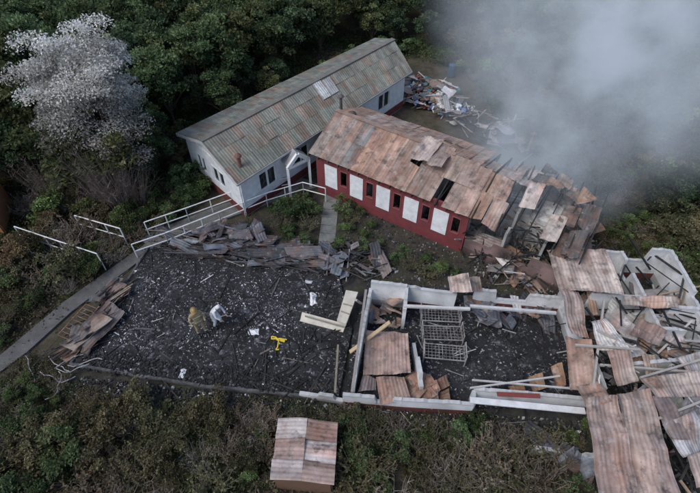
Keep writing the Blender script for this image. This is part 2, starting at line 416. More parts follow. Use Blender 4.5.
# ------------------------------------------------------------ middle burnt building
e=empty('burnt_red_house')
ez=2.75
F0=G(308,153,ez); dirf=(G(492,226,ez)-F0); dirf.z=0; dirf.normalize(); prp=Vector((-dirf.y,dirf.x,0))
LEN=14.2; WID=5.5
B0=F0+prp*WID; F1=F0+dirf*LEN; B1=B0+dirf*LEN
R0=(F0+B0)/2+Vector((0,0,1.15)); R1=(F1+B1)/2+Vector((0,0,.8))
gz=lambda p:Vector((p.x,p.y,0))
a0=gz(F0+dirf*.3+prp*.35); a1=a0+dirf*8.8; a2=a0+dirf*(LEN-.6); b0=gz(B0+dirf*.3-prp*.35); b2=b0+dirf*(LEN-.6); b1=b0+dirf*7
mb=MB(); RED=(.2,.045,.05)
wins=[]; x=.55
while x<8.2:
    wins.append((x,x+.8,.75,2.2,0)); 
    if x+1.5<8.6: wins.append((x+1.0,x+1.42,1.15,2.15,1))
    x+=1.62
wall(mb,a0,a1,2.7,.12,RED,0,[w[:4] for w in wins if w[4]])
wall(mb,a0,b0,2.7,.12,(.1,.09,.09),0,[(1.2,2.2,0.02,2.0)])
mb.obj('red_wall',M_paint,e)
mb=MB(); mf=MB()
for s0,s1,zb,zt,w in wins:
    P=a0+dirf*s0-prp*.075; Q=a0+dirf*s1-prp*.075
    if not w: mb.beam(P+Vector((0,0,(zb+zt)/2)),Q+Vector((0,0,(zb+zt)/2)),.03,zt-zb,(.8,.82,.84))
    else:
        for u0,u1 in (((P,zb),(Q,zb)),((P,zt),(Q,zt)),((P,zb),(P,zt)),((Q,zb),(Q,zt))):
            mf.beam(u0[0]+Vector((0,0,u0[1])),u1[0]+Vector((0,0,u1[1])),.04,.04,(.3,.1,.1))
mb.obj('white_panels',M_paint,e); mf.obj('window_frames',M_paint,e)
mb=MB()
rwall(mb,a1+dirf*.05,a2,1.5,.14,(.3,.2,.19),.7,0,.8); rwall(mb,b0,b1,2.6,.14,(.35,.33,.32),.2,0,.6); rwall(mb,b1,b2,1.8,.14,(.45,.44,.43),.7,0,.7)
rwall(mb,a2,b2,2.0,.14,(.5,.5,.49),.6,0,.6)
for s in (3,6,8.6,10.6,12.3): rwall(mb,a0+dirf*s+prp*.1,b0+dirf*s-prp*.1,2.3,.12,(.6,.59,.57),.3,0,.6)
rwall(mb,a0+dirf*8.6+prp*2.4,a0+dirf*(LEN-1)+prp*2.4,1.9,.12,(.6,.59,.57),.5,0,.6)
mb.obj('inner_walls',M_plaster,e)
plate('floor',[a0+Vector((0,0,0)),a2,b2,b0],-.05,.1,(.02,.02,.02),M_burn).parent=e
mb=MB()
for i in range(24):
    s=i/23; f=L(F0,F1,s);b=L(B0,B1,s);r=L(R0,R1,s); c=J((.03,.027,.025)) if s>.3 else J((.1,.08,.06))
    dz=Vector((0,0,-.12)); bad=s>.66
    if not bad or R()<.75: mb.beam(f+dz,r+dz+(Vector((U(-.3,.3),U(-.3,.3),U(-.7,0))) if bad else Vector()),.06,.11,c)
    if not bad or R()<.7: mb.beam(b+dz,r+dz+(Vector((U(-.3,.3),U(-.3,.3),U(-.9,0))) if bad else Vector()),.06,.11,c)
    if R()<.8: mb.beam(f+dz*1.5,b+dz*1.5,.05,.1,c)
mb.beam(R0+Vector((0,0,-.2)),L(R0,R1,.65)+Vector((0,0,-.2)),.06,.14,(.05,.04,.035))
bp=[a0+dirf*8,a2,b2,b0+dirf*8]
beams(mb,bp,130,.6,2.6,.06,CHAR*2+[(.2,.16,.12),(.35,.33,.3)],.2,1.9,.5)
mb.obj('rafters',M_char,e)
mb=MB()
def roofpanels(E0,E1,T0,T1,n,back):
    for i in range(n):
        s0=i/n; s1=(i+1)/n+.004; s=(s0+s1)/2
        d=max(0,min(1,(s-.55)/.4)); 
        base=random.choice([PINK,(.38,.275,.23),(.44,.34,.29),(.31,.23,.195),(.4,.26,.19)]) if s<.72 else random.choice([(.43,.33,.28),(.2,.16,.14),(.4,.26,.18),(.12,.11,.105),(.5,.43,.4),(.3,.2,.15)])
        if s<.2 and not back: base=random.choice([(.25,.245,.23),(.32,.27,.24)])
        for r,(t0,t1) in enumerate(((0,.52),(.5,1.0))):
            if R()<d*.3: continue
            gap=(not back and r==1 and .36<s<.43) or (not back and r==0 and (.52<s<.57 or .74<s<.86)) or (back and r==0 and .6<s<.66)
            if gap: continue
            q=[L(L(E0,E1,s0),L(T0,T1,s0),t0),L(L(E0,E1,s1),L(T0,T1,s1),t0),L(L(E0,E1,s1),L(T0,T1,s1),t1),L(L(E0,E1,s0),L(T0,T1,s0),t1)]
            sh=Vector((U(-1,1)*.3*d,U(-1,1)*.3*d,U(-.8,.25)*d+.014*r+.01*(i%2)))
            q=[p+sh+Vector((0,0,U(-.28,.32)*(d+.05*(s>.25)))) for p in q]
            if s>.27 and s<.55 and R()<.25: q[3]=q[3]+Vector((.08,0,U(.08,.25)))
            sheet(mb,q,J(base,.1),.15,.009,8,.02+.16*d,ta=.05,streak=.8)
roofpanels(F0,F1,R0,R1,22,False); roofpanels(B0,B1,R0,R1,22,True)
mb.beam(R0+Vector((0,0,.03)),L(R0,R1,.5)+Vector((0,0,.03)),.26,.04,(.33,.23,.19))
for s,l in ((.37,.07),(.44,.05)):
    A=L(R0,R1,s);B=L(R0,R1,s+l); u=Vector((0,0,.25)); sheet(mb,[A-prp*1.6+u*.2,B-prp*1.4+u*.2,B+prp*.3+u,A+prp*.2+u*1.6],(.46,.37,.33),warp=.2)
mb.obj('burnt_roof',M_rust,e)
tankc=G(536,243,0)+Vector((0,0,.1))
mb=MB()
rsheets(mb,[a0+dirf*9-prp*.5,a0+dirf*10.2+prp*1,a0+dirf*10.8+prp*2.2,a2+prp*1.5,a2+prp*1.8+dirf*.3,b2+prp*.3,b0+dirf*9],34,.8,2.2,ZINC+[PINK,(.34,.2,.13),(.5,.45,.42)],.7,2.1,tilt=.6)
mb.obj('collapsed_sheets',M_rust,e)
mb=MB(); chim(mb,531,142,2.6,.5,.08,(.3,.24,.2)); chim(mb,352,122,3.3,.5,.13,(.05,.05,.05)); mb.obj('chimney_pipe',M_rust,e)
mb=MB(); c=tankc
mb.tube([c,c+Vector((0,0,2.1)),c+Vector((0,0,2.12)),c+Vector((0,0,2.22))],[.8,.8,.74,.1],(.62,.61,.6),n=28)
for zz in (.3,.8,1.3,1.8): mb.tube([c+Vector((0,0,zz)),c+Vector((0,0,zz+.05))],.825,(.42,.4,.39),n=28)
mb.obj('water_tank',M_rust)
mb=MB()
rr=pxp([(480,245),(600,255),(612,292),(560,300),(470,275)])
rsheets(mb,rr,26,.7,1.8,ZINC+[PINK,(.5,.47,.45)],.1,.7,tilt=.5,w0=.25); beams(mb,rr,120,.6,2.4,.05,CHAR*2+GREYS+[(.3,.24,.18)],.1,1.,.4); chips(mb,rr,900,.03,.12,CHAR+GREYS,0,.2)
mb.obj('roof_debris_pile',M_rust)

# ------------------------------------------------------------ front wing ruin
e=empty('ruined_wing')
plate('floor',pxp([(368,282),(560,300),(590,408),(345,408),(352,340)])[::-1],-.1,.1,(.014,.014,.016),M_burn).parent=e
mb=MB(); MAR=(.17,.05,.045)
def RW(a,b,h,**k): rwall(mb,G(*a),G(*b),h,**k)
RW((370,304),(404,308),1.7,rag=.1,soot=.25); RW((370,304),(353,396),1.3,rag=.4); RW((404,308),(402,330),1.6,rag=.2,soot=.3)
RW((404,306),(452,312),1.5,rag=.3,base=MAR); RW((470,306),(556,314),1.3,rag=.3,soot=.3,base=MAR); RW((556,314),(588,406),1.4,rag=.4)
RW((343,404),(400,409),.9,rag=.3,base=MAR); RW((400,409),(470,413),.9,rag=.4,soot=.3,base=MAR); RW((470,400),(585,410),1.0,rag=.1,soot=.1,base=MAR); RW((470,400),(470,413),.9)
RW((412,352),(420,395),1.1,rag=.6,soot=.8); RW((300,396),(345,403),.5,rag=.4,soot=.4)
mb.obj('walls',M_plaster,e)
mb=MB()
mb.beam(G(470,400,1.1),G(585,411,1.1),.24,.05,(.74,.74,.74)); mb.beam(G(470,306,1.5),G(556,313,1.45),.12,.1,(.6,.6,.6)); mb.beam(G(404,306,1.62),G(470,309,1.6),.12,.1,(.6,.59,.58))
mb.beam(G(356,300,2.1),G(362,304,0.1),.09,.09,(.4,.35,.3)); mb.beam(G(366,290,1.9),G(352,392,1.5),.1,.09,(.3,.27,.25))
mb.beam(G(350,352,.3),G(390,322,1.8),.16,.06,(.5,.38,.24)); mb.beam(G(335,392,1.2),G(338,345,.4),.08,.06,(.3,.26,.2))
for u0,v0,u1,v1 in ((472,380,590,390),(470,388,560,376)): mb.beam(G(u0,v0,1.0),G(u1,v1,1.3),.06,.06,(.5,.49,.48))
mb.beam(G(497,394,1.14),G(540,396,1.14),.18,.02,(.22,.05,.04))
mb.obj('timber_beams',M_paint,e)
mb=MB()
SH=[([(366,330,1.),(408,333,1.1),(411,373,1.),(363,375,.8)],(.42,.3,.25)),([(376,378,.7),(404,376,.8),(412,402,.7),(380,404,.6)],(.39,.275,.225)),
([(406,378,.5),(418,370,.6),(438,394,.6),(424,402,.4)],(.32,.2,.15)),([(416,368,.4),(430,375,.4),(436,384,.5),(414,392,.5)],(.3,.18,.13)),
([(448,276,1.9),(468,273,1.9),(472,293,1.7),(450,292,1.7)],(.55,.48,.43)),([(466,276,1.4),(480,276,1.4),(482,292,1.3),(470,292,1.3)],(.34,.28,.24)),([(508,386,.4),(524,384,.9),(526,392,.5),(512,394,.4)],(.36,.2,.12)),([(528,378,.5),(542,372,.9),(546,388,.6),(534,392,.4)],(.4,.25,.15)),([(550,366,.6),(562,362,.9),(566,385,.7),(556,388,.5)],(.42,.25,.15)),
([(363,376,.3),(376,378,.3),(376,390,.2),(358,392,.3)],(.3,.28,.28))]
for q,c in SH: sheet(mb,[G(*x) for x in q],c,warp=.13,amp=.01)
rsheets(mb,pxp([(470,305),(550,308),(552,328),(478,328)]),30,.4,1.3,BLUE+[(.3,.3,.31),(.42,.41,.4),(.25,.16,.12)],.1,.5,tilt=.4,w0=.25,w1=.7)
rsheets(mb,pxp([(370,305),(400,308),(400,328),(368,326)]),8,.4,.8,ZINC,.1,.5,tilt=.45,w0=.2,w1=.6)
rsheets(mb,pxp([(380,380),(460,392),(455,405),(380,402)]),10,.4,.9,[(.3,.18,.12),(.34,.22,.17),(.2,.19,.19)],.1,.4,tilt=.45)
mb.obj('fallen_roof_sheets',M_rust,e)
mb=MB(); wp=pxp([(370,290),(556,305),(585,400),(352,400)])
chips(mb,wp,3000,.02,.07,CH3+GREYS[:2],.1,.02,clump=2.); beams(mb,wp,80,.3,1.5,.04,CH3+GREYS,.12,.3,.1)
mb.obj('ash_debris',M_char,e)
def bunk(u,v,ang,n):
    mb=MB(); c=G(u,v,.1); Mx=Matrix.Translation(c)@Matrix.Rotation(ang,4,'Z')
    T=lambda x,y,z:Mx@Vector((x,y,z)); col=(.34,.33,.33)
    for x in (-.85,.85):
        for y in (-.34,.34): mb.tube([T(x,y,0),T(x,y,.75)],.026,col)
        for z in (.35,.73): mb.tube([T(x,-.34,z),T(x,.34,z)],.022,col)
        for y in (-.17,0,.17): mb.tube([T(x,y,.35),T(x,y,.73)],.012,col)
    for y in (-.34,.34): mb.beam(T(-.85,y,.4),T(.85,y,.4),.03,.05,col)
    for i in range(12): mb.tube([T(-.8+i*.145,-.34,.4),T(-.8+i*.145,.34,.4)],.009,J(col,.4))
    for y in (-.2,-.05,.1,.22): mb.tube([T(-.85,y,.41),T(.85,y,.41)],.008,col)
    mb.obj('metal_bed_frame',M_rust)
bunk(439,320,-.06,0);bunk(441,338,-.04,1);bunk(443,357,-.1,2)

mb=MB()
for a,b,c,d in (((302,312,.4),(346,324,.45),(343,332,.15),(300,321,.15)),((346,324,.7),(358,292,.7),(346,290,.7),(337,320,.7))):
    P=[G(*x) for x in (a,b,c,d)]; lo=[p-Vector((0,0,.12)) for p in P]; mb.hexa(lo[::-1] ,P[::-1],(.62,.58,.5))
mb.beam(G(305,316,.5),G(344,327,.5),.05,.06,(.3,.28,.24))
for t in (.3,.55): mb.beam(L(G(338,320,.73),G(347,291,.73),t),L(G(345,324,.73),G(357,292,.73),t),.05,.03,(.3,.27,.22))
mb.obj('fallen_wardrobe',M_paint)

# ------------------------------------------------------------ right wing ruin
e=empty('ruined_wing')
rp=pxp([(548,268),(652,275),(700,345),(770,460),(770,540),(600,540),(590,412),(575,340)])
plate('floor',rp[::-1],-.1,.11,(.014,.014,.016),M_burn).parent=e
mb=MB()
RW((606,277),(650,279),2.1,rag=.1,soot=.2,base=MAR); RW((650,279),(672,320),2.1,rag=.1,soot=.3); RW((672,320),(712,385),1.9,rag=.3,soot=.3); RW((712,385),(760,460),1.8,rag=.3)
RW((550,272),(606,277),1.8,rag=.3); RW((606,277),(640,350),1.9,rag=.3,soot=.3); RW((576,320),(622,322),2.0,rag=.3,soot=.2,base=MAR); RW((620,330),(676,334),2.,rag=.2,soot=.2,base=MAR)
RW((640,352),(700,356),1.9,rag=.3,soot=.3,base=MAR); RW((596,360),(640,352),1.8,rag=.3,soot=.3); RW((556,300),(592,405),1.5,rag=.3); RW((600,420),(640,412),1.6,rag=.4); RW((640,412),(716,408),1.8,rag=.3,soot=.3,base=MAR)
RW((640,350),(700,493),1.6,rag=.3,soot=.3); RW((592,415),(604,530),1.6,rag=.3); RW((668,455),(740,445),1.7,rag=.4,soot=.3,base=MAR); RW((530,452),(592,460),.5,rag=.4,soot=.3)
RW((610,385),(660,381),1.8,rag=.3,soot=.3); RW((676,334),(700,372),1.8,rag=.3,soot=.3)
mb.obj('walls',M_plaster,e)
mb=MB()
SH=[([(547,249,2.3),(606,250,2.4),(626,293,2.4),(560,290,2.1)],(.46,.385,.34)),
([(622,296,2.2),(676,297,2.2),(678,309,2.1),(622,306,2.1)],(.46,.38,.33)),
([(558,288,2.2),(578,292,2.0),(590,338,1.8),(572,334,1.9)],(.4,.31,.27)),
([(566,338,1.6),(592,340,2.0),(598,384,1.8),(570,390,1.4)],(.42,.29,.23)),
([(590,322,2.3),(606,318,2.3),(634,352,2.1),(600,350,2.0)],(.6,.58,.57)),
([(585,398,2.3),(618,394,2.3),(640,500,2.2),(600,500,2.2)],(.45,.34,.3)),
([(616,394,2.35),(650,388,2.3),(682,500,2.3),(638,500,2.25)],(.41,.31,.27)),
([(642,378,2.2),(702,370,2.2),(712,396,2.0),(655,398,2.0)],(.45,.37,.33)),
([(664,424,2.1),(704,406,2.1),(712,450,1.9),(682,458,1.9)],(.38,.38,.39)),
([(676,358,2.),(704,350,2.),(708,372,1.9),(690,374,1.9)],(.4,.39,.39)),
([(576,384,1.8),(600,380,2.0),(612,402,2.3),(586,406,2.1)],(.36,.26,.21)),
([(612,300,1.6),(640,330,2.0),(636,342,2.0),(600,322,1.6)],(.48,.46,.44)),
([(640,318,2.1),(668,330,2.0),(660,346,1.9),(630,334,2.1)],(.3,.25,.23)),
([(606,352,2.1),(630,350,2.1),(640,380,2.2),(618,386,2.)],(.4,.32,.27)),
([(686,456,2.1),(720,446,2.1),(730,480,1.9),(696,488,1.9)],(.44,.34,.3)),
([(652,396,2.1),(668,396,2.1),(690,440,2.),(670,440,2.)],(.26,.21,.2))]
for q,c in SH: sheet(mb,[G(*x) for x in q],c,.15,.01,12,.14,rows=2,ta=.14,streak=.85)
rq=pxp([(600,345),(700,365),(740,450),(700,480),(620,400)])
rsheets(mb,rq,34,.5,2.0,ZINC+[PINK,(.45,.45,.47)],.4,1.7,tilt=.45,w0=.2)
rsheets(mb,pxp([(570,310),(680,310),(690,400),(590,400)]),26,.5,1.5,ZINC+[PINK,(.55,.53,.5)],.4,1.5,tilt=.5,w0=.2)
rsheets(mb,pxp([(530,440),(590,450),(590,480),(540,475)]),8,.5,1.2,BLUE,.1,.3,tilt=.2)
mb.obj('collapsed_roof_sheets',M_rust,e)
mb=MB()
beams(mb,rp,190,.6,3.0,.06,CHAR*3+[(.5,.47,.45),(.3,.22,.15)],.3,1.9,.25)
for a,b in (((600,365,1.9),(690,372,1.9)),((596,330,2.2),(642,352,2.0)),((575,345,2.0),(640,350,2.1)),((604,300,2.0),(592,395,1.9)),((640,378,2),(700,360,2)),((655,420,2),(705,400,2.))): mb.beam(G(*a),G(*b),.08,.09,(.42,.39,.36))
mb.obj('roof_timbers',M_paint,e)
mb=MB(); chips(mb,rp,2200,.03,.12,CH3+GREYS,.11,.1); mb.obj('ash_debris',M_char,e)
mb=MB()
for u,v in ((636,345),(628,350),(600,375),(690,380)):
    p=G(u,v,2.1); pts=[p]; a=U(2.5,4.)
    for k in range(8): a+=.35; p=p+Vector((math.cos(a)*.16,math.sin(a)*.16,-.06)); pts.append(p)
    mb.tube(pts,.03,(.6,.6,.6))
mb.obj('twisted_pipe',M_paint)

# ------------------------------------------------------------ rubble on the grass edges
mb=MB(); chips(mb,pxp([(80,376),(340,404),(590,420),(590,442),(340,422),(60,396)]),2200,.02,.09,CH3+GREYS,-.05,.05)
beams(mb,pxp([(60,378),(340,406),(590,422),(590,442),(340,426),(50,396)]),70,.3,1.6,.035,CH3+GREYS[:2]+[(.2,.16,.12)],0,.1,.1)
mb.obj('scattered_rubble',M_char)
mb=MB(); chips(mb,pxp([(340,180),(480,250),(560,300),(390,283),(345,270)]),1500,.02,.08,CHAR+GREYS[:2]+[(.12,.08,.05)],0.01,.05); mb.obj('scattered_rubble',M_char)
mb=MB(); rub=pxp([(392,96),(412,80),(450,88),(478,118),(440,118),(408,106)])
for _ in range(260):
    x,y=rnd_in(rub); c=random.choice([(.55,.55,.56),(.7,.7,.7),(.32,.07,.06),(.1,.16,.3),(.3,.24,.17),(.1,.1,.1),(.2,.2,.2),(.4,.38,.32),(.1,.22,.24),(.15,.13,.11)])
    mb.box((x,y,U(.05,.5)),U(.08,.5),U(.08,.4),U(.03,.2),J(c,.25),U(0,3.1),tilt=(U(-.6,.6),U(-.6,.6)))
rsheets(mb,rub,16,.5,1.4,[(.5,.5,.52),(.3,.3,.3),(.3,.22,.18)],.2,.7,tilt=.4)
beams(mb,rub,60,.5,1.8,.06,[(.3,.25,.2),(.1,.1,.1),(.5,.5,.5)],.1,.6,.3)
mb.obj('rubbish_pile',M_plain)
mb=MB()
rsheets(mb,pxp([(440,118),(500,130),(540,150),(520,158),(470,138)]),14,.6,1.6,[(.3,.3,.31),(.2,.2,.22),(.35,.27,.22)],.1,.6,tilt=.4)
beams(mb,pxp([(440,112),(510,125),(560,160),(520,165),(460,135)]),60,.5,2,.06,CHAR+[(.3,.25,.2),(.4,.4,.4)],.1,.7,.3); mb.obj('scrap_metal_pile',M_rust)
mb=MB(); p=G(451,76); mb.tube([p,p+Vector((0,0,.9)),p+Vector((0,0,.98))],[.28,.28,.1],(.05,.09,.16),n=16)
for zz in (.3,.6): mb.tube([p+Vector((0,0,zz)),p+Vector((0,0,zz+.04))],.295,(.05,.09,.16),n=16)
mb.obj('blue_barrel',M_plain)

e=empty('small_shed'); mb=MB()
c=[G(-25,196),G(12,202),G(6,234),G(-30,228)]
for i in range(4): wall(mb,c[i],c[(i+1)%4],2.3,.1,(.4,.18,.09))
mb.obj('walls',M_paint,e); mb=MB()
t=[Vector((p.x,p.y,0)) for p in c]; cc=sum(t,Vector())/4; shedc=cc.copy(); t=[cc+(p-cc)*1.2 for p in t]
sheet(mb,[t[3]+Vector((0,0,2.35)),t[2]+Vector((0,0,2.35)),t[1]+Vector((0,0,2.7)),t[0]+Vector((0,0,2.7))],(.38,.35,.33)); mb.obj('roof',M_roof,e)
e=empty('small_rusty_hut')
hz=1.2; a,b,c,d=G(278,418,hz),G(338,422,hz),G(334,486,hz),G(270,480,hz)
r0=(a+b)/2+Vector((0,0,.16)); r1=(c+d)/2+Vector((0,0,.16))
mb=MB()
for E0,E1 in ((a,d),(b,c)):
    for t0,t1 in ((0,.36),(.34,.7),(.68,1.)):
        cc_=random.choice([(.48,.41,.39),(.36,.25,.21),(.42,.31,.27),(.54,.49,.47)]); z_=Vector((0,0,.03*t0))
        sheet(mb,[L(E0,E1,t0)+z_,L(E0,E1,t1)+z_+Vector((0,0,.03)),L(r0,r1,t1)+z_+Vector((0,0,.03)),L(r0,r1,t0)+z_],cc_,.15,.008,5,.07,ta=.22,streak=.9)
mb.obj('roof',M_rust,e); mb=MB(); cc=(a+b+c+d)/4
q=[cc+(p-cc)*.88 for p in (a,b,c,d)]
for i in range(4): wall(mb,q[i],q[(i+1)%4],1.1,.1,(.2,.12,.08))
mb.obj('walls',M_paint,e)

# ------------------------------------------------------------ small things on the slab
def crumple(name,u,v,s,col,z=.12):
    mb=MB(); c=G(u,v,z); k=9; vs=[];fs=[]
    for j in range(k):
        for i in range(k):
            x=(i/(k-1)-.5)*s[0];y=(j/(k-1)-.5)*s[1]; q=1-max(abs(i/(k-1)-.5),abs(j/(k-1)-.5))*2
            vs.append((c.x+x+.35*s[0]*nz((x*3,y*3,u)),c.y+y+.3*s[1]*nz((y*3,x*3,v)),z+.01+q*s[2]*(.6+nz((x*7+u,y*7,0)))))
    for j in range(k-1):
        for i in range(k-1): fs.append((j*k+i,j*k+i+1,(j+1)*k+i+1,(j+1)*k+i))
    mb.add(vs,fs,col); mb.obj(name,M_plain,smooth=False)
crumple('white_cloth',313,299,(.38,.75,.4),(.8,.8,.82))
crumple('white_plastic_sheet',254,332,(.45,.28,.1),(.75,.76,.78)); crumple('white_plastic_sheet',183,374,(.25,.4,.08),(.6,.62,.66)); crumple('white_plastic_sheet',309,282,(.3,.2,.06),(.5,.5,.52))
mb=MB(); Y=(.75,.55,.04); c=G(278,343,.14); T=lambda x,y,z=0.:c+Vector((x,y,z+.05))
mb.tube([T(-.3,.28,.02),T(-.1,.2,.1),T(.05,.05,.12),T(.02,-.25,.04),T(-.05,-.36,.02)],.028,Y)
mb.tube([T(-.28,.16,.02),T(.1,.12,.12),T(.38,.1,.06)],.028,Y); mb.tube([T(-.3,.28),T(-.28,.16)],.028,Y); mb.beam(T(-.05,.1,.1),T(.3,.02,.06),.1,.03,Y); mb.tube([T(-.05,-.36),T(.08,-.34)],.028,Y)
mb.obj('yellow_chair_frame',M_plain)  # bent yellow tubes and a flat bar, built as a broken chair frame

# ------------------------------------------------------------ people
def suit_mat(name,stops):
    m,nt=nodes(name); o=N(nt,'ShaderNodeOutputMaterial'); b=N(nt,'ShaderNodeBsdfPrincipled'); nt.links.new(b.outputs[0],o.inputs[0])
    tc=N(nt,'ShaderNodeTexCoord'); sx=N(nt,'ShaderNodeSeparateXYZ'); nt.links.new(tc.outputs['Object'],sx.inputs[0])
    r=N(nt,'ShaderNodeValToRGB'); r.color_ramp.interpolation='CONSTANT'
    f=mapr(nt,sx.outputs['Z'],0,2,0,1); nt.links.new(f,r.inputs[0])
    el=r.color_ramp.elements
    el[0].position=0; el[0].color=(*stops[0][1],1); el[1].position=stops[1][0]/2; el[1].color=(*stops[1][1],1)
    for z,c in stops[2:]: x=el.new(z/2); x.color=(*c,1)
    nn=mapr(nt,noise_n(nt,tc.outputs['Object'],9,4),.3,.7,.75,1.2)
    nt.links.new(mix(nt,1.,r.outputs[0],nn,'MULTIPLY'),b.inputs['Base Color']); b.inputs['Roughness'].default_value=.8; return m
TAN=(.36,.27,.16); REF=(.7,.7,.5); DK=(.05,.05,.05)
M_ff=suit_mat('turnout_gear',[(0,DK),(.3,REF),(.36,(.3,.23,.14)),(.85,TAN),(.95,REF),(1.0,TAN),(1.25,REF),(1.29,TAN)])
M_ws=suit_mat('white_coverall',[(0,(.75,.76,.78)),(1.9,(.8,.8,.8))])
def simple(name,c,r=.6):
    m,nt=nodes(name); o=N(nt,'ShaderNodeOutputMaterial'); b=N(nt,'ShaderNodeBsdfPrincipled'); nt.links.new(b.outputs[0],o.inputs[0]); b.inputs['Base Color'].default_value=(*c,1); b.inputs['Roughness'].default_value=r; return m
M_skin=simple('skin',(.45,.27,.19)); M_boot=simple('rubber_boot',(.02,.02,.02),.4); M_helm=simple('helmet_shell',(.35,.24,.09),.4); M_glove=simple('glove',(.06,.05,.04)); M_eye=simple('eye',(.02,.02,.02),.2)
def skinobj(name,verts,edges,rads,root,mat,parent,sub=2):
    me=bpy.data.meshes.new(name); me.from_pydata(verts,edges,[]); ob=bpy.data.objects.new(name,me); sc.collection.objects.link(ob); ob.parent=parent
    md=ob.modifiers.new('Skin','SKIN'); md.use_smooth_shade=True
    if not me.skin_vertices:
        return ob
    for i,r in enumerate(rads):
        sv=me.skin_vertices[0].data[i]; sv.radius=(r,r) if not isinstance(r,tuple) else r; sv.use_root=(i==root)
    s=ob.modifiers.new('Sub','SUBSURF'); s.levels=sub; s.render_levels=sub; me.materials.append(mat); return ob
def hand(name,wrist,d,side,mat,parent):
    d=Vector(d).normalized(); s=Vector(side).normalized(); wrist=Vector(wrist); n=d.cross(s)
    V=[wrist,wrist+d*.05,wrist+d*.085];E=[(0,1),(1,2)];Rr=[(.026,.02),(.034,.018),(.034,.015)]
    for i,(o,l) in enumerate(((-.03,.065),(-.01,.078),(.01,.072),(.03,.055))):
        a=wrist+d*.085+s*o; k=len(V); V+=[a,a+d*l*.5+n*.006,a+d*l*.85+n*.028]; E+=[(2,k),(k,k+1),(k+1,k+2)]; Rr+=[.0095,.0085,.007]
    k=len(V); V+=[wrist+d*.03-s*.035,wrist+d*.06-s*.06+n*.01,wrist+d*.085-s*.065+n*.02]; E+=[(1,k),(k,k+1),(k+1,k+2)]; Rr+=[.013,.0105,.009]
    skinobj(name,V,E,Rr,0,mat,parent,1)
def person(name,loc,rot,suit,helmet,hood,pose,sc_=1.0):
    p=empty(name,loc); p.rotation_euler=(0,0,rot); p.scale=(sc_,)*3
    D=pose; V=[];E=[];Rr=[]; idx={}
    def v(n,co,r): idx[n]=len(V); V.append(co); Rr.append(r)
    def ed(*n):
        for a,b in zip(n,n[1:]): E.append((idx[a],idx[b]))
    v('pel',(0,0,.95),(.16,.12)); v('wst',D['wst'],(.155,.115)); v('che',D['che'],(.19,.13)); v('nek',D['nek'],(.065,.065))
    ed('pel','wst','che','nek')
    for s,sg in (('l',-1),('r',1)):
        v('hip'+s,(sg*.1,0,.88),.105); v('kn'+s,D['kn'+s],.075); v('an'+s,D['an'+s],.058); ed('pel','hip'+s,'kn'+s,'an'+s)
        v('sh'+s,D['sh'+s],.075); v('el'+s,D['el'+s],.055); v('wr'+s,D['wr'+s],.04); ed('che','sh'+s,'el'+s,'wr'+s)
    skinobj('body',V,E,Rr,0,suit,p)
    for s,sg in (('l',-1),('r',1)):
        el=Vector(D['el'+s]);wr=Vector(D['wr'+s]); hand('hand_'+s,wr,wr-el,(0,-sg*.1-1,.1) if abs((wr-el).normalized().y)<.8 else (sg,0,0),M_glove if helmet else M_skin,p)
        a=Vector(D['an'+s]); 
        skinobj('boot_'+s,[a+Vector((0,.0,.12)),a+Vector((0,.01,-.02)),Vector((a.x,a.y-.07,a.z-.05)),Vector((a.x+sg*.01,a.y-.17,a.z-.055))],[(0,1),(1,2),(2,3)],[(.062,.062),(.055,.055),(.048,.042),(.042,.032)],0,M_boot,p,1)
    h=Vector(D['head'])
    import bmesh
    bm=bmesh.new(); bmesh.ops.create_icosphere(bm,subdivisions=3,radius=1)
    for q in bm.verts:
        x,y,z=q.co; f=1-.22*max(0,-z)
        q.co=Vector((x*.075*f,y*.095*(f if y<0 else 1),z*.118))
        if y<-.8 and abs(x)<.2 and -.35<z<.15: q.co.y-=.02*(1-abs(x)/.2)
        if y<-.75 and -.6<z<-.45 and abs(x)<.35: q.co.y-=.005
    for sg in (-1,1):
        r=bmesh.ops.create_icosphere(bm,subdivisions=1,radius=.022,matrix=Matrix.Translation((sg*.077,.005,-.005))@Matrix.Diagonal((.4,.8,1.3,1)))
    me=bpy.data.meshes.new('head'); bm.to_mesh(me); bm.free(); me.materials.append(M_skin); ob=bpy.data.objects.new('head',me); sc.collection.objects.link(ob); ob.parent=p; ob.location=h; ob.rotation_euler=D.get('hr',(0,0,0))
    for q in me.polygons: q.use_smooth=True
    for sg in (-1,1):
        bm=bmesh.new(); bmesh.ops.create_icosphere(bm,subdivisions=1,radius=.011,matrix=Matrix.Translation((sg*.028,-.085,.005))); me2=bpy.data.meshes.new('eye'); bm.to_mesh(me2); bm.free(); me2.materials.append(M_eye); o2=bpy.data.objects.new('eye',me2); sc.collection.objects.link(o2); o2.parent=ob
    bm=bmesh.new(); bmesh.ops.create_uvsphere(bm,u_segments=20,v_segments=12,radius=1)
    kill=[q for q in bm.verts if q.co.z<(-.05 if helmet else -.85) or (not helmet and q.co.y<-.55 and q.co.z<.55)]; bmesh.ops.delete(bm,geom=kill,context='VERTS')
    for q in bm.verts:
        x,y,z=q.co; k=(.105,.13,.13) if helmet else (.092,.108,.135); q.co=Vector((x*k[0],y*k[1],z*k[2]+.01))
        if helmet and z<.1: q.co.x*=1.25;q.co.y*=1.18+(.15 if y>0 else 0)
    me3=bpy.data.meshes.new('helmet' if helmet else 'hood'); bm.to_mesh(me3); bm.free(); me3.materials.append(M_helm if helmet else suit); o3=bpy.data.objects.new(me3.name,me3); sc.collection.objects.link(o3); o3.parent=ob
    for q in me3.polygons: q.use_smooth=True
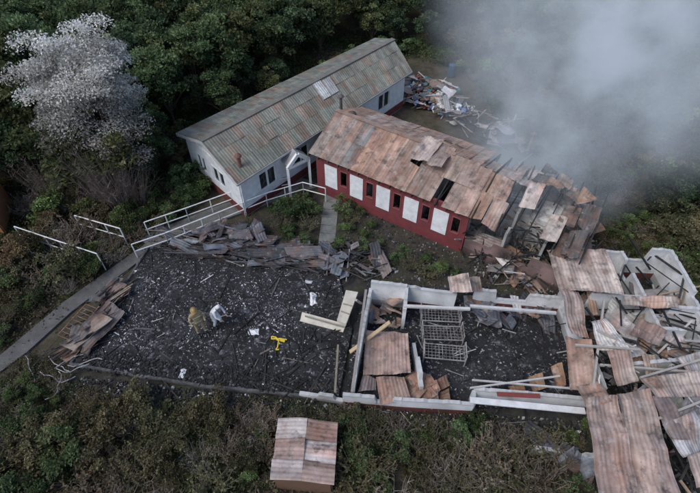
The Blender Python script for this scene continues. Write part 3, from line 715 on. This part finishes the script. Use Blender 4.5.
stand=dict(wst=(0,.0,1.12),che=(0,-.02,1.36),nek=(0,-.02,1.52),head=(0,-.04,1.66),hr=(.15,0,0),knl=(-.13,-.06,.5),anl=(-.15,.0,.1),knr=(.13,-.08,.5),anr=(.16,-.1,.1),
 shl=(-.19,-.02,1.43),ell=(-.27,.0,1.15),wrl=(-.25,-.14,.92),shr=(.19,-.02,1.43),elr=(.28,.0,1.15),wrr=(.24,-.18,.95))
bend=dict(wst=(0,-.06,1.1),che=(0,-.2,1.29),nek=(0,-.3,1.41),head=(0,-.38,1.5),hr=(.6,0,0),knl=(-.13,-.1,.5),anl=(-.15,.02,.1),knr=(.14,-.16,.5),anr=(.16,-.14,.1),
 shl=(-.19,-.26,1.33),ell=(-.25,-.34,1.06),wrl=(-.18,-.5,.88),shr=(.19,-.26,1.33),elr=(.26,-.34,1.06),wrr=(.17,-.52,.9))
g1=G(203,334,.12); person('firefighter',g1,math.radians(35),M_ff,True,False,stand,1.08)
g1=G(217,325,.12); person('rescue_worker',g1,math.radians(70),M_ws,False,True,bend,1.0)

# ------------------------------------------------------------ vegetation
def leafquads(mb,P,v,ls,col,rs,up=.8,m=0):
    K=len(P)
    n=rs.normal(size=(K,3));n[:,2]+=up;n/=np.linalg.norm(n,axis=1)[:,None]; a=np.cross(n,rs.normal(size=(K,3)));a/=np.linalg.norm(a,axis=1)[:,None];b=np.cross(n,a)
    s=(ls*rs.uniform(.5,1.3,size=K))[:,None]
    Q=np.stack([P-a*s,P-b*s*.55,P+a*s,P+b*s*.55],1).reshape(-1,3)
    o=len(mb.v); mb.v+=Q.tolist(); mb.f+=[(o+4*i,o+4*i+1,o+4*i+2,o+4*i+3) for i in range(K)]; mb.m+=[m]*K
    C=np.clip(v[:,None]*col,0,.85); mb.c+=np.repeat(C,4,0).tolist()
def tree_mesh(name,H,Rr,base,nc,lp,ls,col,seed,bark=(.09,.07,.05),flat=.8,low=.6,mat=None,lowcol=None):
    rs=np.random.RandomState(seed); random.seed(seed)
    mb=MB(); cz=(H+base)/2; rz=(H-base)/2
    top=Vector((U(-.2,.2),U(-.2,.2),cz)); mb.tube([(0,0,-.4),(U(-.1,.1),U(-.1,.1),base*.6),top],[.05*H*.35+.05,.04*H*.35,.03],bark,1)
    cls=[]
    for i in range(nc):
        d=rs.normal(size=3); d/=np.linalg.norm(d); 
        if d[2]<-.4: d[2]*=-1
        r=rs.uniform(.45,1.0)*(1+.25*math.sin(3*math.atan2(d[1],d[0])+seed))
        c=np.array([d[0]*Rr*r,d[1]*Rr*r,cz+d[2]*rz*r]); cls.append((c,rs.uniform(.2,.4)*Rr,rs.uniform(.5,1.5)))
        if i%2==0:
            s=Vector((0,0,base*.6+rs.uniform(0,.5)*(cz-base*.6))); e_=Vector(c); mid=(s+e_)/2+Vector((0,0,.12*H*rs.uniform(-.3,1)))
            mb.tube([s,mid,e_],[.022*H*.3+.015,.02,.008],bark,1,n=4)
    pts=[];cc=[]
    for c,r,t in cls:
        k=lp; d=rs.normal(size=(k,3)); d/=np.linalg.norm(d,axis=1)[:,None]; d[:,2]=np.abs(d[:,2])*.9-.2*(rs.rand(k)<.3)
        P=c+d*r*rs.uniform(.5,1.12,size=(k,1))*np.array([1,1,flat]); pts.append(P)
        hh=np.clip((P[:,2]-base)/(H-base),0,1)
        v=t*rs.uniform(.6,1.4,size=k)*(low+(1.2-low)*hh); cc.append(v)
    P=np.concatenate(pts); C=np.array(col)[None,:]
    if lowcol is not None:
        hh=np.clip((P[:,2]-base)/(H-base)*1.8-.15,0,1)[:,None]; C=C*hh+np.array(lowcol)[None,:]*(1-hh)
    leafquads(mb,P,np.concatenate(cc),ls,C,rs)
    ob=mb.obj(name,[mat or M_leaf,M_bark]); me=ob.data; bpy.data.objects.remove(ob); return me
def cover_mesh(name,S,K,ls,cols,seed,hmax=.35):
    rs=np.random.RandomState(seed); mb=MB()
    P=rs.normal(0,S*.55,size=(K,3)); nn=np.array([nz((p[0]+seed*7,p[1],0),1.1) for p in P]); P[:,2]=.02+np.clip(.5+nn,0,1.2)*hmax*rs.uniform(.2,1,size=K)
    ci=(rs.rand(K)*.8+nn+.1)*len(cols); ci=np.clip(ci.astype(int),0,len(cols)-1); C=np.array(cols)[ci]
    leafquads(mb,P,rs.uniform(.5,1.5,size=K),ls,C,rs)
    ob=mb.obj(name,[M_leaf]); me=ob.data; bpy.data.objects.remove(ob); return me
def twig_mesh(name,H,Rr,n,col,seed,leaf=None):
    random.seed(seed); mb=MB()
    for i in range(n):
        a=U(0,6.28); r0=U(0,.3)*Rr; p=Vector((math.cos(a)*r0,math.sin(a)*r0,-.1)); a+=U(-.6,.6); out=U(.2,1)*Rr; pts=[p]
        h=H*U(.5,1); 
        for k in range(1,4): pts.append(p+Vector((math.cos(a)*out*k/3+U(-.08,.08),math.sin(a)*out*k/3+U(-.08,.08),h*(k/3)**.8+U(-.05,.05))))
        c=J(col,.4); mb.tube(pts,[.016,.012,.009,.004],c,0,n=3)
        for _ in range(6):
            q=pts[random.choice((1,2,3))]; e_=q+Vector((U(-.35,.35),U(-.35,.35),U(-.05,.4)))*Rr*.6; mb.tube([q,e_],[.008,.003],c,0,n=3)
            if leaf:
                for _k in range(5):
                    z=L(q,e_,R()); s=.05; d1=Vector((U(-1,1),U(-1,1),U(-.4,.4))).normalized()*s; d2=Vector((U(-1,1),U(-1,1),U(-.4,.4))).normalized()*s; mb.quad(z-d1,z-d2*.6,z+d1,z+d2*.6,J(leaf,.5),1)
    ob=mb.obj(name,[M_bark,M_leaf]); me=ob.data; bpy.data.objects.remove(ob); return me
GR=[(.08,.118,.058),(.064,.102,.056),(.105,.132,.062),(.058,.088,.05)]
OL=[(.13,.13,.07),(.155,.135,.08),(.1,.12,.065)]
T_green=[tree_mesh('tree_g%d'%i,5.2,2.0,1.0,34,170,.11,GR[i%4],10+i) for i in range(5)]
T_olive=[tree_mesh('tree_o%d'%i,3.6,1.7,.5,28,160,.09,OL[i%3],30+i) for i in range(3)]
T_yel=[tree_mesh('tree_y%d'%i,3.6,1.7,.5,26,150,.09,(.22,.23,.08),40+i) for i in range(1)]
S_green=[tree_mesh('shrub_g%d'%i,1.3,.9,.05,22,110,.06,c,50+i) for i,c in enumerate([(.075,.112,.052),(.1,.145,.058),(.11,.11,.065)])]
S_twig=[twig_mesh('shrub_t%d'%i,1.3,1.0,60,c,60+i,l) for i,(c,l) in enumerate([((.22,.19,.165),None),((.165,.14,.12),(.12,.12,.065)),((.28,.24,.205),(.15,.12,.085))])]
C_cov=[cover_mesh('cover%d'%i,1.25,1100,.07,c,80+i) for i,c in enumerate([[(.045,.065,.03),(.07,.1,.04),(.085,.12,.05)],[(.1,.085,.06),(.1,.095,.055),(.07,.085,.04)],[(.055,.07,.035),(.12,.1,.075),(.14,.125,.095)]])]
random.seed(99)
def place(me,name,x,y,z,s,parent,zs=1.):
    ob=bpy.data.objects.new(name,me); sc.collection.objects.link(ob); ob.location=(x,y,z); ob.rotation_euler=(U(-.08,.08),U(-.08,.08),U(0,6.28)); ob.scale=(s*U(.85,1.15),s*U(.85,1.15),s*zs*U(.85,1.15)); ob.parent=parent; return ob
fr=empty('forest'); sh=empty('undergrowth_shrubs'); gc=empty('ground_cover')
cnt=0; y=2.
while y<60:
    stp=.95 if y<9 else (1.25 if y<26 else (1.6 if y<40 else 2.1))
    lim=.78*y+11
    x=-lim
    while x<lim:
        px=x+U(-.5,.5)*stp; py=y+U(-.5,.5)*stp
        x+=stp
        if inpoly(px,py,clear): continue
        d=pdist(px,py,clear)
        if d<.12: continue
        gz_=-.1
        if abs(px+1.75)<1.35 and 4.2<py<8.2: continue
        if (Vector((px,py,0))-shedc).length<1.9 or (Vector((px,py,0))-shedc*.88).length<1.6: continue
        near_shed=(Vector((px,py,0))-shedc*.85).length<4
        if py<9.5 and abs(px)<30:
            if R()<.85: place(random.choice(S_twig+[S_twig[0],S_twig[1],S_green[2],S_green[0]]),'shrub',px,py,gz_,U(.45,.8) if d<1 else U(.6,1.1),sh)
        elif (px<-8.5 and py<20.5) or near_shed:
            r=R()
            if r<.5: place(random.choice(S_twig),'shrub',px,py,gz_,U(.5,.8) if d<1 else U(.7,1.2),sh)
            elif r<.9 or d<2 or near_shed: place(random.choice(S_green),'shrub',px,py,gz_,U(.5,.7) if d<1 else U(.7,1.2),sh)
            else: place(random.choice(T_olive),'tree',px,py,gz_,U(.4,.6),fr)
        elif px>8.5:
            if d<1.6: place(random.choice(S_green+S_twig),'shrub',px,py,gz_,U(.6,1.1),sh)
            elif R()<.55:
                s=U(.45,.75) if d<5 else U(.65,1.1)
                place(random.choice(T_olive+T_olive+T_green[:2]+T_yel*(1 if py<32 else 0)),'tree',px,py,gz_,s,fr)
            else: place(random.choice(S_green+S_twig),'shrub',px,py,gz_,U(1.,1.7),sh)
        else:
            if d<1.2: place(random.choice(S_green),'shrub',px,py,gz_,U(.6,1.1),sh)
            elif R()<.6:
                s=U(.45,.7) if d<3.5 else U(.7,1.2)
                place(random.choice(T_green+T_green+T_olive[:1]),'tree',px,py,gz_,s,fr)
        cnt+=1
    y+=stp*.9
y=2.
while y<42:
    x=-(.78*y+9)
    while x<.78*y+9:
        x+=1.7; px=x+U(-.4,.4);py=y+U(-.4,.4)
        if inpoly(px,py,clear) or pdist(px,py,clear)<.7: continue
        place(C_cov[0] if (py>22 and R()<.6) else random.choice(C_cov),'cover',px,py,-.08,1.,gc)
    y+=1.6
for poly,k,tw,sg in (([(-30,350),(55,275),(150,215),(150,232),(60,298),(-30,372)],60,.4,.7),([(-30,402),(28,358),(56,372),(75,393),(-30,440)],40,.5,.5),([(495,110),(560,145),(640,195),(648,240),(606,205),(540,162)],60,.5,.9),([(645,240),(665,250),(740,350),(715,360),(660,268)],50,.4,.8),([(600,212),(645,240),(655,262),(625,268),(604,240)],30,.6,.6),
  ([(-20,404),(80,398),(300,412),(590,432),(590,450),(330,440),(60,415)],80,.7,.5),([(248,408),(272,412),(264,493),(240,493)],18,.7,.6),([(345,412),(352,412),(356,493),(340,493)],16,.7,.6),([(184,170),(205,192),(196,206),(150,232),(150,190)],24,.5,.7),([(440,62),(480,84),(498,122),(520,110),(480,60)],34,.3,.8),([(268,196),(300,190),(312,196),(300,240),(262,238)],16,.1,.5)):
    P=pxp(poly)
    for _ in range(k):
        x,y=rnd_in(P); place(random.choice(C_cov),'cover',x,y,-.07,U(.3,.5),gc)
        if R()<.75: x,y=rnd_in(P); place(random.choice(S_twig if R()<tw else S_green),'shrub',x,y,-.1,U(.35,1)*sg,sh)
print('veg',cnt)
for u,v,s in ((283,228,.7),(297,218,.8),(306,208,.6),(290,240,.6),(310,230,.6),(345,215,.6),(352,205,.5),(348,232,.5),(365,250,.5),(410,268,.55),(428,276,.6),(440,272,.5),(372,228,.4),(278,215,.6),(250,225,.4),(305,245,.5),(312,215,.6),(340,245,.5),(360,215,.4),(366,238,.4),(352,222,.5),(345,200,.5),(425,262,.45),(402,255,.4),(380,245,.35),(395,262,.4),(455,276,.35)):
    p=G(u,v); place(random.choice(S_green[:2]+[S_twig[1]]),'garden_plant',p.x,p.y,0,s,None)
Wm=tree_mesh('white_blossom_tree',8.9,2.35,1.2,130,430,.062,(.56,.55,.52),77,bark=(.18,.13,.11),low=.5,mat=M_bloss,lowcol=(.2,.16,.13))
ob=place(Wm,'white_blossom_tree',-12.7,21.3,-.1,1,None)
Bm=twig_mesh('bare_tree',5.,1.8,150,(.2,.16,.14),88)
for u,v,s in ((125,208,1.),(105,203,.9),(142,205,.7),(60,205,.7)): p=G(u,v); place(Bm,'bare_tree',p.x,p.y,-.1,s,None)
for u,v,s in ((30,262,.8),(55,234,.6)):
    p=G(u,v); place(random.choice(T_olive),'small_tree',p.x,p.y,-.2,s*.8,None,.8)

# ------------------------------------------------------------ smoke volume
def smoke(name,c,s,dens,shape):
    mb=MB(); mb.box(c,*s,(1,1,1)); 
    m,nt=nodes(name); o=N(nt,'ShaderNodeOutputMaterial'); v=N(nt,'ShaderNodeVolumePrincipled')
    v.inputs['Color'].default_value=(.95,.98,1,1)
    # faint term standing in for multiple scattering inside the smoke
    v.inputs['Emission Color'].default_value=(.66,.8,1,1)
    g=N(nt,'ShaderNodeNewGeometry').outputs['Position']
    sx=N(nt,'ShaderNodeSeparateXYZ'); nt.links.new(g,sx.inputs[0])
    def M(op,a,b=None):
        n=N(nt,'ShaderNodeMath',operation=op)
        for i,x in enumerate((a,b)):
            if x is None: continue
            if isinstance(x,(int,float)): n.inputs[i].default_value=x
            else: nt.links.new(x,n.inputs[i])
        return n.outputs[0]
    p0,drift,r0,rg=shape
    z=sx.outputs[2]
    dx=M('SUBTRACT',sx.outputs[0],M('ADD',M('MULTIPLY',z,drift[0]),p0[0])); dy=M('SUBTRACT',sx.outputs[1],M('ADD',M('MULTIPLY',z,drift[1]),p0[1]))
    dist=M('SQRT',M('ADD',M('MULTIPLY',dx,dx),M('MULTIPLY',dy,dy)))
    rad=M('ADD',M('MULTIPLY',z,rg),r0)
    q=M('DIVIDE',dist,rad)
    fall=mapr(nt,q,.0,1.,1,0)
    nn=mapr(nt,noise_n(nt,g,.32,4,.62),.37,.68,0.05,1.8)
    top=mapr(nt,z,s[2]*.6,s[2]*.97,1,0)
    d=M('MULTIPLY',M('MULTIPLY',M('MULTIPLY',fall,nn),dens),top)
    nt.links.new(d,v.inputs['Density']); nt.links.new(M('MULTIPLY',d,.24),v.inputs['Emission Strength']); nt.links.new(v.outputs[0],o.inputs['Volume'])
    try: m.cycles.volume_step_rate=2.0
    except Exception: pass
    return mb.obj(name,m)
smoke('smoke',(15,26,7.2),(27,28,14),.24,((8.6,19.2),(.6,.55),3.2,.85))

# ------------------------------------------------------------ light, camera
w=bpy.data.worlds.new("World"); sc.world=w; w.use_nodes=True; nt=w.node_tree
sky=nt.nodes.new('ShaderNodeTexSky'); sky.sky_type='NISHITA'; sky.sun_disc=False
el,az=math.radians(52),math.radians(-125)
sky.sun_elevation=el; sky.sun_rotation=az; sky.dust_density=2
nt.links.new(sky.outputs[0],nt.nodes['Background'].inputs[0]); nt.nodes['Background'].inputs[1].default_value=.15
sl=bpy.data.lights.new('sun','SUN'); sl.energy=1.5; sl.angle=math.radians(25); sl.color=(1,.98,.95)
so=bpy.data.objects.new('sun',sl); sc.collection.objects.link(so)
dv=Vector((math.sin(az)*math.cos(el),math.cos(az)*math.cos(el),math.sin(el))); so.rotation_euler=dv.to_track_quat('Z','Y').to_euler()
cam=bpy.data.cameras.new('camera'); co=bpy.data.objects.new('camera',cam); sc.collection.objects.link(co)
co.location=(0,0,CAM_H); co.rotation_euler=(math.pi/2-PIT,0,0); cam.sensor_width=36; cam.lens=36*F/700; cam.clip_end=2000; sc.camera=co
sc.view_settings.view_transform='Standard'; sc.view_settings.look='None'; sc.view_settings.exposure=0
